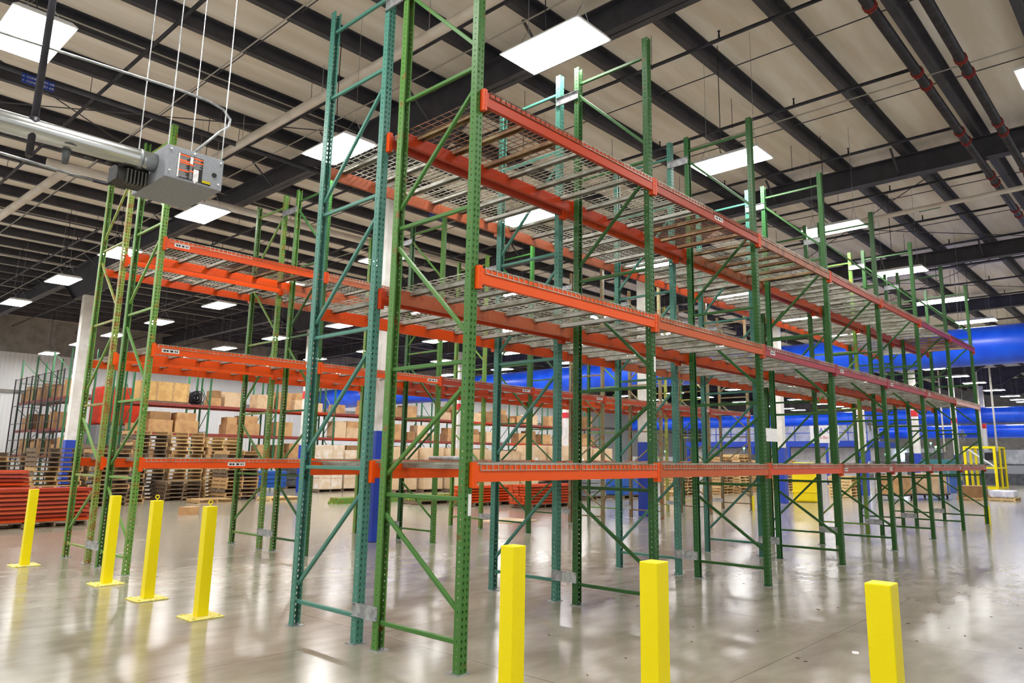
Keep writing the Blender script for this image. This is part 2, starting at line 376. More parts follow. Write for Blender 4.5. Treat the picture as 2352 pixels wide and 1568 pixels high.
UC = {'A': [('g', 'g2'), ('f', 'f'), ('f', 'g3'), ('f', 'g3'), ('f', 'f'), ('f', 'f'), ('f', 'f'), ('f', 'f')],
      'B': [('t', 't'), ('t', 't'), ('t', 't'), ('t2', 't2'), ('f', 'f'), ('l', 'f'), ('f', 'f'), ('f', 'f')],
      'D': [('l', 'g2'), ('f', 'g2'), ('g2', 'f'), ('f', 'f'), ('b', 'b'), ('b', 'b'), ('b', 'b'), ('b', 'b')],
      'E': [('o', 'l'), ('l', 'g2'), ('l', 'l'), ('l', 'l'), ('f', 'f'), ('l', 'f'), ('y', 'y'), ('y', 'f')]}
CW = {'g': 'green', 'g2': 'green', 'f': 'green', 'g3': 'green', 't': 'teal green', 't2': 'teal green', 'l': 'light green', 'o': 'olive green', 'b': 'grey brown', 'y': 'yellow green'}
CO = {'o': 'bright orange', 'o2': 'faded orange', 'o3': 'orange', 'r': 'brick red', 'm': 'maroon', 'rr': 'red orange', 'br': 'brown', 'p': 'pale orange', 'pu': 'purple red', 'w': 'pinkish', 'd': 'dusty orange', 'l': 'orange'}
COI = {id(v): CO[k] for k, v in OR.items()}
for row, (y, ty, rn) in ROWS.items():
    for i in range(8):
        cf, cr = UC[row][i]
        upright(i*A+W/2, y, ty, GR[cf], GR[cr], f'{CW[cf]} perforated steel rack upright in the {rn}, {one_of(i)} from the near end', f'uprights of the {rn}')
    for i in range(7):
        for lv in range(3):
            if row in 'DE' and lv == 2 and i > 1: continue
            for side in (-1, 1):
                c = bcol(row, side, lv, i)
                st = None
                if side < 0 and row == 'A':
                    if lv == 0 and i >= 3: st = [(.06, 1), (BL-.2, 1)] if i == 3 else [(BL-.2, 1)]
                    if lv == 1 and i >= 2: st = [(.14, 1.1)]
                    if lv == 2 and i == 1: st = [(1.3, 1.6)]
                if side < 0 and row == 'D':
                    if lv == 0 and i == 0: st = [(1.15, 2)]
                    if lv == 1: st = [(.08, 1.8), (BL-.22, 1.6)] if i == 0 else [(BL-.3, 1.8)]
                    if lv == 2 and i == 0: st = [(.1, 1.6)]
                if side < 0 and row == 'B' and lv == 1 and i == 1: st = [(1.1, 2.2)]
                if side < 0 and row == 'B' and lv == 2 and i == 1: st = [(.1, 1.6)]
                sd = 'aisle side' if (side < 0) == (row in 'AD') else 'back side'
                if row in 'BE': sd = 'side facing the row before' if side < 0 else 'rear side'
                elif side > 0: sd = 'back side'
                beam(i*A+W/2, y+(0 if side < 0 else D), LV[lv], side, c,
                     f'{COI[id(c)]} beam, {rn}, {LN[lv]} level, {one_of(i)} bay, {sd}', f'load beams of the {rn}', st, OR['o3'] if side < 0 and lv == 2 else None)
            for h in range(2):
                m1, m2 = WIRE, CHG
                if (row, lv) == ('A', 2) and (i, h) in ((0, 0), (1, 1), (6, 1), (6, 0)): m1, m2 = WIREB, CHB
                if (row, lv, i) == ('D', 2, 0) and h == 1: m1, m2 = WIREB, CHB
                if (row, lv, i) == ('A', 2, 2): m2 = CHB
                deck(i*A+W+.03+h*(DW+.025), y, LV[lv], m1, m2, f'{"rusty" if m1 is WIREB else "galvanized"} wire mesh deck, {rn}, {LN[lv]} level, {one_of(i)} bay, {"nearer" if h == 0 else "farther"} half', f'wire decks of the {rn}')
for i in range(8):
    for z, nm in ((.285, 'floor'), (5.93, 'top')):
        for y, pr in ((D, 'front pair of rows'), (ROWS['D'][0]+D, 'rear pair of rows')):
            o = inst(SPM, 'row_spacer', GALV, None, (i*A-.001, y, z)); tag(o, f'grey spacer plate near the {nm}, {pr}, {one_of(i)} from near end', 'spacer', 'row spacers between back to back uprights')
            if y > 3: o.scale = (1, (ROWS['E'][0]-ROWS['D'][0]-D+.12)/(G+.12), 1); o.location.y += .02

# small things on the racks
tag(MB().tube([(-.78+.9, .05, 1.545), (.45, .95, 1.545)], .02, 10).build('grey_pipe', GALV), 'grey conduit length lying across the near end deck of the front row', 'pipe')
tag(MB().box(0, 0, 0, .34, .006, .17).build('paper_sign', PAPER, None, (2*A+.070, -.008, 1.80)), 'blank white paper sign hung on the third upright of the front row', 'sign')
bt = MB().box(-.034, -.0025, 0, -.002, -.0005, .16).mesh('white_sticker')
for x, y, z, ds in ((W/2+.036, 0, 1.12, 'just below the lowest beam on the nearest front upright'), (A+W/2+.036, 0, 2.46, 'above eye level on the second upright of the front row')):
    tag(inst(bt, 'white_sticker', PAPER, None, (x, y, z)), 'small white sticker '+ds, 'sticker')

# post guards in yellow at row ends
pg = MB(); pg.box(-.06, -.02, 0, .075, .0, .46); pg.box(.055, -.02, 0, .075, .12, .46)
PG = bevel(pg.mesh('post_guard'), .004, 1)
for x, y, ds in ((7*A+W/2, -.012, 'front row far end upright'), (7*A+W/2, 6.49, 'third row far end upright')):
    tag(inst(PG, 'post_guard', YEL, None, (x, y, 0)), 'yellow steel post guard at the foot of the '+ds, 'post guard')

# ------------------------------------------------------------------ bollards
bt_ = bevel(MB().box(-.053, -.053, .012, .053, .053, 1.05).mesh('square_tube'), .007, 3)
bpl = bevel(MB().box(-.165, -.165, 0, .165, .165, .013).mesh('base_plate'), .003, 1)
bbo = MB()
for a in (-.125, .125):
    for c in (-.125, .125): bbo.tube([(a, c, .013), (a, c, .026)], .011, 6)
bbo = bbo.mesh('anchor_bolt')
eye = MB(); eye.tube([(0, 0, 1.05), (0, 0, 1.066)], .006, 6); eye.ring((0, 0, 1.088), .02, .005, 'y'); eye = eye.mesh('eye_bolt')
BO = [(-.62, 8.43, 'leftmost of all, by the stacked red beams', 0), (-.37, 5.98, 'in front of the green uprights of the third row', 0), (-.40, 4.63, 'with an eye bolt, third from the left', 1), (-.40, 3.31, 'with an eye bolt, fourth from the left', 1),
      (-.62, -1.12, 'cut off by the lower edge, nearest the front rack corner', 0), (-.60, -2.08, 'cut off by the lower edge, between two others on the right', 0), (-.47, -3.13, 'cut off by the lower edge, rightmost of all', 0)]
for x, y, ds, e in BO:
    r = empty('bollard', (x, y, 0), .0, 'yellow square steel bollard '+ds, 'bollard', 'yellow bollards')
    inst(bt_, 'square_tube', YEL, r); inst(bpl, 'base_plate', YELB, r); inst(bbo, 'anchor_bolts', YELB, r)
    if e: inst(eye, 'eye_bolt', YEL, r)

# ------------------------------------------------------------------ hanging lights
hs = MB()
hs.box(-.33, -.64, 0, .33, .64, .012)
q = [(-.33, -.64, .012), (.33, -.64, .012), (.33, .64, .012), (-.33, .64, .012)]; t = [(-.27, -.60, .07), (.27, -.60, .07), (.27, .60, .07), (-.27, .60, .07)]
qa = [hs.p(*v) for v in q]; ta = [hs.p(*v) for v in t]; hs.face(*ta)
for k in range(4): hs.face(qa[k], qa[(k+1) % 4], ta[(k+1) % 4], ta[k])
hs.box(-.09, -.2, .07, .09, .2, .12)
HS = hs.mesh('housing')
DF = MB().box(-.305, -.615, -.006, .305, .615, -.001).mesh('diffuser')
sc = MB()
for y in (-.45, .45):
    sc.bar((-.2, y, .07), (0, y, .42), .006); sc.bar((.2, y, .07), (0, y, .42), .006); sc.tube([(0, y, .42), (0, y, 2.275)], .004, 4)
SC = sc.mesh('suspension_cable')
PC = MB().tube([(0, .1, .12), (.03, .2, .25), (.12, .25, .35), (.05, .2, .55), (.02, .18, .9), (.02, .18, 2.26)], .008, 5).mesh('power_cord')
LM = emis('lit_panel', (1.0, .975, .95), LAMP)
LX = [-6.9, -1.9, 2.45, 7.08, 11.9, 16.75, 21.4, 25.9, 30.6, 35.3, 40, 44.7, 49.4, 55.6, 61.5, 65.5, 68.2]
LY = [-3.6, 1.28, 6.05, 11.2, 15.95, 20.5, 25.55, 30.4, 34.6, 39.5]
Mi = cam.matrix_world.inverted()
for j, ly in enumerate(LY):
    for i, lx in enumerate(LX):
        if ly < 0 and lx > 20: continue
        if ly > 26 and lx > 50: continue
        r = empty('panel_light', (lx, ly, 6.6), 0, f'lit white hanging panel light, {one_of(j)} line from the right, {one_of(i)} lamp from the near end', 'ceiling light', 'hanging panel lights')
        inst(HS, 'housing', WHITEM, r); inst(DF, 'diffuser', LM, r); inst(SC, 'suspension_cable', GALV, r)
        if lx < 30: inst(PC, 'power_cord', BLACK, r)

# ------------------------------------------------------------------ pipes under the roof
spk = MB(); spk.tube([(0, 0, .02), (0, 0, .13)], [.02, .012], 6); spk.tube([(0, 0, .13), (0, 0, .14)], .025, 8)
SPK = spk.mesh('sprinkler_head')
hng = MB().ring((0, 0, 0), .042, .006, 'y', 10, 4); hng.tube([(0, 0, .04), (0, 0, .6)], .006, 4); HNG = hng.mesh('pipe_hanger')
BRL = MB().tube([(0, -1.3, 0), (0, Y1-.1, 0)], .032, 10).mesh('branch_pipe')
k = 0
for x in [.15, 3.12]+[6.09+2.97*q for q in range(15)]:
    o = inst(BRL, 'sprinkler_pipe', BLACK, None, (x, 0, 8.28)); tag(o, f'thin black sprinkler branch pipe under the roof, {one_of(k)} from the near end', 'pipe', 'sprinkler branch pipes'); k += 1
    if x < 36:
        for j in range(13):
            inst(SPK, 'sprinkler_head', BLACK, o, (0, .9+3.04*j, .02)); inst(HNG, 'pipe_hanger', BLACK, o, (0, 2.2+3.04*j, 0))
cpl = MB()
for d in (-.03, .03): cpl.tube([(d-.012, 0, 0), (d+.012, 0, 0)], .102, 12)
cpl.box(-.025, -.012, .09, .025, .012, .125); cpl.box(-.025, -.012, -.125, .025, .012, -.09); CPL = cpl.mesh('pipe_coupling')
elb = MB().tube([(0, 0, .06), (0, 0, .17), (0, .05, .225), (0, .16, .23)], .042, 10).mesh('elbow')
for y, ds in ((-1.36, 'left'), (-2.02, 'right')):
    o = tag(MB().tube([(3, 0, 0), (34, 0, 0)], .082, 16).build('sprinkler_main', BLACK, None, (0, y, 8.05)), f'thick black sprinkler main with red couplings, {ds} of the two at upper right', 'pipe', 'sprinkler mains')
    for q in range(9):
        x = 6.09+2.97*q
        inst(elb, 'elbow', paint('#7a2a20'), o, (x, 0, 0))
        for d in (-.28, .28): inst(CPL, 'pipe_coupling', paint('#8e2c24'), o, (x+d, 0, 0))
wp = tag(MB().tube([(0, -4, 0), (0, 14.1, 0)], .085, 16).build('white_pipe', PIPEW, None, (2.68, 0, 8.0)), 'fat white pipe crossing over the front racks under the roof', 'pipe')
for q in range(6): inst(HNG, 'pipe_hanger', GALV, wp, (0, -2+3.04*q, .05))
tag(MB().tube([(15.75, -4, 0), (15.95, 1.7, 0), (16.8, 5.5, 0), (17.4, 8.0, 0)], .06, 14).build('white_pipe', PIPEW, None, (-.4, 0, 7.84)), 'long slim white pipe under the roof at upper right, with a green band', 'pipe')
wp = tag(MB().tube([(.3, 14.45, 0), (30, 12.9, 0)], .10, 16).build('white_pipe', PIPEW, None, (0, 0, 7.96)), 'fat beige pipe running behind the heater parallel to the racks', 'pipe')
wp = tag(MB().tube([(.74, 14.6, 0), (.60, 20.5, 0), (.5, 30, 0)], .10, 16).build('white_pipe', PIPEW, None, (0, 0, 7.96)), 'fat beige pipe sloping down at the left edge behind the heater', 'pipe')
tag(MB().tube([(-6, 10.25, 0), (30, 10.5, 0)], .055, 12).build('compressed_air_pipe', BLACK, None, (0, 0, 8.0)), 'dark compressed air pipe carrying blue tags, left under the roof', 'pipe')
def textobj(s, size, m, parent, loc, rot, name='lettering', ext=.0006):
    cu = bpy.data.curves.new(name, 'FONT'); cu.body = s; cu.size = size; cu.extrude = ext; cu.materials.append(m); cu.align_x = 'CENTER'; cu.align_y = 'CENTER'
    t_ = bpy.data.objects.new(name, cu); C.objects.link(t_); bpy.context.view_layer.update(); me = bpy.data.meshes.new_from_object(t_.evaluated_get(bpy.context.evaluated_depsgraph_get()))
    bpy.data.objects.remove(t_); o = bpy.data.objects.new(name, me); C.objects.link(o); o.parent = parent; o.location = loc; o.rotation_euler = rot; return o
BLS = mat('blue_sign_face', '#1a3f9e', .4)
for (x, y), ds in (((-.92, 10.2), 'beside the upper left lamp'), ((8.1, 10.33), 'seen through the middle of the racks')):
    s = tag(MB().box(-.24, -.004, -.085, .24, .004, .085).build('pipe_tag', BLS, None, (x, y, 7.87)), 'blue compressed air pipe tag '+ds, 'sign')
    textobj('\u2190 COMPRESSED AIR', .052, PAPER, s, (0, -.006, .035), (math.pi/2, 0, 0)); textobj('\u2190 COMPRESSED AIR', .052, PAPER, s, (0, -.006, -.04), (math.pi/2, 0, 0))
GRT = mat('green_band', '#0f6b50', .5)
tag(MB().tube([(15.91, 0, 0), (15.94, .5, 0)], .068, 14).build('pipe_band', GRT, None, (-.4, -.1, 7.84)), 'dark green band around the slim white pipe at upper right', 'pipe marker')

CD = mat('light_conduit', '#a8a49c', .5, .3)
k = 0
for pts in ([(X0+1, 9.0, 0), (34, 9.0, 0)], [(X0+1, 15.1, 0), (34, 15.1, 0)], [(X0+1, 21.2, 0), (34, 21.2, 0)], [(X0+1, 27.3, 0), (34, 27.3, 0)], [(X0+1, 33.4, 0), (34, 33.4, 0)]):
    tag(MB().tube(pts, .014, 6).build('roof_conduit', CD, None, (0, 0, 8.6)), f'thin grey conduit along the roof beams, {one_of(k)} from the right', 'conduit', 'roof conduits'); k += 1
for x in (1.35, 3.9, 9.9): tag(MB().tube([(x, -3, 0), (x+.1, 38, 0)], .013, 6).build('cross_conduit', CD, None, (0, 0, 8.5)), f'thin pale conduit crossing the roof beams near lamp line {int(x)}', 'conduit', 'cross conduits')
ST2 = mat('brace_rod_steel', '#45444a', .5, .3)
for x0_, y0_, y1_ in ((13.8, -1.3, 7.4), (22.9, -1.3, 7.4), (-4.4, 9, 16)):
    br = MB(); br.tube([(x0_+.1, y0_, 0), (x0_+9, y1_, 0)], .012, 6); br.tube([(x0_+.1, y1_, 0), (x0_+9, y0_, 0)], .012, 6)
    tag(br.build('trim_brace', ST2, None, (0, 0, 8.56)), kind='structure')

# ------------------------------------------------------------------ radiant tube heater (upper left)
h = empty('tube_heater', (-1.63, 2.0, 3.83), 0, 'grey radiant heater box with warning labels and long silver tube, upper left', 'heater')
bx = bevel(MB().box(0, 0, 0, .475, .73, .285).mesh('burner_box'), .006, 2); inst(bx, 'burner_box', GREY, h)
lab = MB().box(.09, -.003, .02, .30, -.0005, .235).build('warning_label', INK, h); lab['label'] = 'black and orange warning label with white panels'
for a, c, z_, z2 in ((.092, .105, .022, .233), (.19, .215, .165, .228), (.225, .268, .022, .125)): MB().box(a, -.0042, z_, c, -.003, z2).build('white_panel', PAPER, lab)
for a, c, z_ in ((.106, .187, .218), (.106, .187, .170), (.106, .187, .150), (.106, .187, .082), (.218, .298, .215), (.218, .298, .185), (.19, .225, .150), (.19, .225, .095)):
    MB().box(a, -.0042, z_, c, -.003, z_+.012).build('orange_bar', ORG, lab)
lt = MB(); GL = mat('label_print', '#b8b8b8', .7)
for z_ in [.03+.0085*q for q in range(24)]:
    for a, c in ((.108, .185), (.193, .222), (.222, .295)):
        if abs(z_-.12) > .0 and not (a > .215 and z_ < .13) and not (a == .193 and z_ > .16): lt.box(a, -.0036, z_, a+(c-a)*random.uniform(.6, 1), -.003, z_+.0032)
lt.build('printed_text', GL, lab)
yl = MB().box(.30, -.003, .018, .375, -.0005, .052).build('caution_label', INK, h)
for z_ in (.042, .030): MB().box(.302, -.0042, z_, .373, -.003, z_+.007).build('yellow_bar', YEL, yl)
for a, z_ in ((.03, .25), (.03, .06), (.22, .262), (.24, .012), (.445, .25), (.44, .05)): MB().tube([(a, -.001, z_), (a, -.011, z_)], .009, 8).build('screw', PAPER, h)
MB().tube([(.40, -.001, .125), (.40, -.006, .125)], .021, 16).build('sight_hole', INK, h)
MB().box(.20, .12, .285, .30, .22, .33).build('junction_box', GALV, h)
tb = MB().tube([(-6, .24, .10), (-.12, .24, .17), (.02, .24, .172)], .082, 24).build('silver_tube', mat('bright_sheet_metal', '#c9cccb', .22, .9, '#aeb1af', 4, .4, .6, .1, (.4, 3, 3)), h)
MB().tube([(-.14, .24, .17), (-.11, .24, .17)], .088, 24).build('clamp_band', GALV, tb)
gb = MB(); gb.box(-.26, .30, -.02, -.02, .52, .12); gb.box(-.22, .26, .11, -.12, .34, .15)
gbo = gb.build('gas_valve', mat('cast_metal', '#3a3936', .5, .4, '#1c1b1a', 18), h)
for q in range(6): MB().box(-.2+.028*q, .25, -.05, -.19+.028*q, .31, .07).build('cooling_fin', mat('dark_fin', '#55544e', .45, .6), gbo)
MB().box(-.17, .29, .15, -.13, .33, .175).build('yellow_cap', YEL, gbo)
for a, c in ((.01, .02), (.46, .02), (.01, .70), (.46, .70)): MB().tube([(a, c, .28), (a, c, 4.8)], .005, 6).build('hanger_rod', GALV, h)
gp = empty('gas_pipe', (0, 0, 0), 0, 'black gas pipe with drip leg and round regulator beside the silver tube', 'gas pipe')
MB().tube([(-2.50, 2.2, 8.6), (-2.52, 2.2, 3.76)], .026, 12).build('drop_pipe', BLACK, gp)
MB().tube([(-2.52, 2.2, 3.99), (-2.52, 2.2, 4.07)], .036, 12).build('pipe_tee', BLACK, gp)
MB().tube([(-5.2, 2.3, 3.93), (-1.8, 2.3, 3.935)], .018, 10).build('level_pipe', BLACK, gp)
for x in (-2.1, -1.95, -1.86): MB().tube([(x-.03, 2.3, 3.934), (x+.03, 2.3, 3.934)], .027, 10).build('union', BLACK, gp)
rg = MB().tube([(-2.27, 2.27, 3.935), (-2.27, 2.27, 3.975), (-2.27, 2.27, 3.99)], [.10, .10, .05], 16).build('regulator', mat('grey_cast_metal', '#5a5e60', .5, .3), gp)
MB().tube([(-2.27, 2.27, 3.80), (-2.27, 2.27, 3.94)], [.022, .035], 12).build('regulator_stem', mat('grey_cast_metal', '#5a5e60', .5, .3), gp)
cn_ = [(-6, 2.2, 4.60)]+[(-2.81, 2.2, 4.65), (-1.50, 2.2, 4.715), (-1.25, 2.2, 4.71), (-1.12, 2.2, 4.68), (-1.05, 2.2, 4.61), (-1.06, 2.2, 4.53), (-1.14, 2.2, 4.45), (-1.36, 2.17, 4.16)]
tag(MB().tube(cn_, .012, 8).build('metal_conduit', GALV), 'thin silver conduit bending down into the top of the heater box', 'conduit')
tag(MB().tube([(-6, 2.5, 3.86), (-2.64, 2.5, 3.83), (-2.0, 2.5, 3.80)], .012, 8).build('metal_conduit', GALV), 'thin straight silver conduit below the silver heater tube', 'conduit')
tag(MB().tube([(-2.0, 2.5, 3.80), (-1.9, 2.5, 3.80), (-1.8, 2.5, 3.85), (-1.72, 2.42, 3.89), (-1.655, 2.36, 3.89)], .014, 8).build('flexible_hose', BLACK), 'dark flexible hose from the conduit to the heater valve', 'hose')

# ------------------------------------------------------------------ pallets
def pallet_mesh():
    m = MB(); L_, W_ = 1.2, 1.0
    for x in (0, L_/2-.02, L_-.04): m.box(x, 0, .018, x+.04, W_, .112)
    for k in range(7): y = k*(W_-.09)/6; m.box(0, y, .112, L_, y+.09, .130)
    for y in (0, .45, .91): m.box(0, y, 0, L_, y+.09, .018)
    return m.mesh('wooden_pallet')
PAL = pallet_mesh()
def stack(cx, cy, n, name, mats=(WOOD, WOODD), rz=0.0, z=0):
    for k in range(n):
        a = rz+random.uniform(-.02, .02); dx, dy = random.uniform(-.035, .035), random.uniform(-.035, .035)
        c, s = math.cos(a), math.sin(a); ox, oy = .6*c-.5*s, .6*s+.5*c
        o = inst(PAL, 'wooden_pallet', random.choice(mats), None, (cx-ox+dx, cy-oy+dy, z+k*.132), a)
        tag(o, f'wooden pallet, {one_of(k)} from the floor in the {name}' if n > 1 else f'wooden pallet {name}', 'pallet', 'pallets of the '+name if n > 1 else None)
DK = (WOODD, WOODD, WOOD)
stack(2.1, 22.7, 12, 'dark stack at the left picture edge', DK)
stack(2.9, 20.8, 13, 'dark stack behind the red beams', DK)
stack(4.3, 21.2, 14, 'stack behind the leftmost green uprights', DK, .1)
stack(5.3, 22.6, 12, 'stack left of the tall one', (WOOD, WOODD))
stack(6.4, 23.9, 18, 'tall dark stack below the left beams', DK)
stack(7.9, 24.3, 18, 'tallest pale stack, left side', (WOOD, WOODL))
stack(7.3, 22.9, 5, 'low grey stack before the tall ones', (WOODD,))
stack(9.2, 24.2, 17, 'second tall pale stack', (WOOD, WOODL, WOOD))
stack(8.9, 22.0, 13, 'right hand stack, mixed wood', (WOOD, WOODD, WOOD), .05)
stack(7.6, 20.9, 1, 'lying flat on the floor before the tall stacks', (WOOD,))
stack(9.9, 20.6, 1, 'lying flat on the floor right of the stacks', (WOODL,))
stack(29.9, 7.8, 7, 'pale stack seen through the far front rack', (WOODL,))
stack(27.9, 13.0, 13, 'pale stack behind the third row, middle', (WOODL, WOOD))
stack(29.8, 13.0, 14, 'pale stack behind the third row, right', (WOODL, WOOD))
stack(32.2, 13.0, 12, 'pale stack behind the third row, far right', (WOODL, WOOD))
stack(25.0, 13.4, 11, 'pale stack behind the third row, left', (WOODL, WOOD), .06)
stack(34.2, 12.5, 12, 'last pale stack behind the racks', (WOODL, WOOD))

# ------------------------------------------------------------------ bundles of loose beams
def bundle(x, y, nx_, nz, mats, ln, name, mesh=None, z=.13, pal=True):
    if pal:
        for q in (.15, 1.25):
            o = inst(PAL, 'wooden_pallet', WOODD, None, (x+q, y-.1, 0)); tag(o, f'dark pallet under the {"left" if q < 1 else "right"} half of the {name}', 'pallet')
    me = mesh or BUN
    for k in range(nz):
        for j in range(nx_):
            o = inst(me, 'stacked_beam', random.choice(mats), None, (x+random.uniform(-.04, .04), y+j*.125, z+k*.088))
            tag(o, f'loose rack beam, {name}, {one_of(k)} layer up, {one_of(j)} from the front', 'rack beam', 'beams of the '+name)
bn = MB(); bn.box(0, 0, 0, 2.5, .115, .046); bn.box(0, .075, .046, 2.5, .115, .07); bn.box(-.012, -.004, 0, .0, .17, .07); bn.box(2.5, -.004, 0, 2.512, .119, .07)
BUN = bn.mesh('stacked_beam')
RB = (OR['r'], paint('#bc5030'), paint('#a84434'), OR['o3'])
bundle(-.5, 14.5, 5, 8, RB, 2.5, 'red stack at the left picture edge')
bundle(-1.3, 16.2, 5, 12, RB, 2.5, 'red stack behind, left edge', z=.13)
OB = (OR['o3'], OR['d'], paint('#d2501c'))
bundle(13.3, 11.7, 6, 7, OB, 2.5, 'orange stack behind the third row')
bundle(12.6, 13.6, 6, 6, OB, 2.5, 'orange stack left of the other orange stack')
gm_ = MB(); gm_.box(0, 0, 0, 4.4, .075, .06)
for q in range(60): gm_.box(.05+q*.072, .02, .058, .07+q*.072, .035, .063); gm_.box(.05+q*.072, -.002, .02, .07+q*.072, .002, .04)
GPm = gm_.mesh('stacked_post')
for cx, cy, n, z, nm in ((10.2, 17.4, 6, 0, 'on the floor behind the racks'), (12.0, 15.4, 7, .132, 'on a grey pallet')):
    if z:
        for q in (0, 1.6, 3.1): tag(inst(PAL, 'wooden_pallet', WOODD, None, (cx+q, cy-.1, 0)), f'grey pallet {"left" if q == 0 else "middle" if q < 2 else "right"} under the loose green posts', 'pallet')
    for k in range(3):
        for j in range(n): tag(inst(GPm, 'stacked_post', GR[random.choice('loly')], None, (cx+.04*k, cy+j*.1, z+k*.066)), f'loose rack post {nm}, {one_of(k)} layer, {one_of(j)} from the front', 'rack post', 'loose posts '+nm)

# ------------------------------------------------------------------ floor odds and ends
o = empty('cardboard_box', (4.75, 16.0, 0), .35, 'small brown cardboard box alone on the open floor', 'box')
MB().box(0, 0, 0, .42, .28, .20).build('carton', CARD, o); MB().box(0, .13, .2, .42, .15, .202).build('packing_tape', CARD2, o)
tag(MB().box(0, 0, 0, 1.3, 1.0, .01).build('cardboard_sheet', CARD2, None, (9.2, 8.5, .0), .1), 'flat pale cardboard sheet on the floor under the third row', 'cardboard sheet')
tag(MB().box(0, 0, 0, .075, .05, .004).build('paper_scrap', PAPER, None, (2.64, -1.93, 0), .4), 'small white paper scrap on the floor near the right bollards', 'paper scrap')
db = MB()
for q in range(70):
    x, y = random.uniform(0, 9), random.uniform(-3.5, .6); s = random.uniform(.006, .018); a = random.uniform(0, 3)
    db.box(-s, -s*.5, 0, s, s*.5, .004, Matrix.Translation((x, y, 0)) @ Matrix.Rotation(a, 4, 'Z'))
tag(db.build('floor_crumbs', mat('dirt', '#4a3a2c', .9)), 'scattered dark dirt crumbs on the aisle floor', 'dirt', kind='stuff')

# shrink wrapped loads
def load(x, y, hgt, label, m=WRAP, w_=1.15, d_=1.0):
    r = empty('wrapped_load', (x, y, 0), random.uniform(-.06, .06), label, 'wrapped load', 'shrink wrapped pallet loads')
    inst(PAL, 'pallet', WOODD, r)
    mb = MB(); n = max(2, round(hgt/.5))
    for k in range(n):
        for a in range(2):
            for c in range(2): mb.box(.03+a*w_/2, c*d_/2+.005, .132+k*(hgt-.132)/n+.004, .02+(a+1)*w_/2, (c+1)*d_/2-.005, .132+(k+1)*(hgt-.132)/n)
    inst(bevel(mb.mesh('wrapped_cartons'), .014, 2), 'wrapped_cartons', m, r)
    MB().box(.3, -.004, hgt*.6, .52, 0, hgt*.6+.25).build('shipping_label', PAPER, r)
WL = [(14.1, 24.9, 2.05), (15.45, 25.1, 1.85), (16.4, 22.5, 2.0), (17.7, 22.2, 2.0), (19.0, 21.8, 1.98), (20.3, 21.4, 1.95), (21.6, 21.0, 1.9), (22.9, 20.4, 2.2), (24.2, 20.0, 2.2), (25.5, 19.6, 2.2), (26.8, 19.2, 2.1)]
for k, (x, y, hh) in enumerate(WL): load(x, y, hh, f'carton load in clear stretch wrap, {one_of(k)} from the left behind the racks', WRAP if k < 2 else mat('wrapped_kraft', '#cdb08c', .35, 0, '#dcc7a8', 2, .4, .7, .4))

# ------------------------------------------------------------------ far storage racks by the left wall
def simple_upright(x, y, hgt, label, m, along='y'):
    r = empty('far_rack_upright', (x, y, 0), 0 if along == 'y' else -math.pi/2, label, 'rack upright', 'uprights of the far storage racks')
    p_ = MB().box(-.04, 0, 0, .04, .07, hgt).mesh('post'); inst(p_, 'post', m, r); inst(p_, 'post', m, r, (0, 1.03, 0))
    b_ = MB(); z = .3; k = 0
    while z < hgt-1.1:
        b_.bar((0, .05, z), (0, 1.05, z), .03); b_.bar((0, .05 if k % 2 else 1.05, z+.1), (0, 1.05 if k % 2 else .05, z+1.1), .03); z += 1.2; k += 1
    b_.build('bracing', m, r)
MAR = paint('#8c3c34', '#6a2c28', .6); GN = paint('#2f6a44')
FX = [9.0+3.6*k for k in range(11)]
for k, x in enumerate(FX):
    simple_upright(x, 33.0, 6.2, f'dark green upright of the far storage rack, {one_of(k)} from the left', GN)
    simple_upright(x, 34.6, 6.2, f'dark green upright of the hindmost storage rack, {one_of(k)} from the left', GN)
FZ = (1.25, 2.62, 4.02)
bmf = MB().box(.04, 0, -.13, 3.56, .05, 0).mesh('far_rack_beam'); pnl = MB().box(.05, .06, -.04, 3.55, 1.02, -.01).mesh('shelf_panel')
car = {}
def carton(x, y, z, a, b_, c, m, label, parent=None, rz=0.0):
    k = (round(a, 2), round(b_, 2), round(c, 2))
    if k not in car:
        q = MB().box(0, 0, 0, a, b_, c)
        q.box(0, b_*.47, c, a, b_*.53, c+.002); q.box(a*.1, -.002, c*.4, a*.28, 0, c*.7); car[k] = q.mesh('carton')
    tag(inst(car[k], 'carton', m, None, (x, y, z), rz), label, 'carton', 'cartons on the far storage racks')
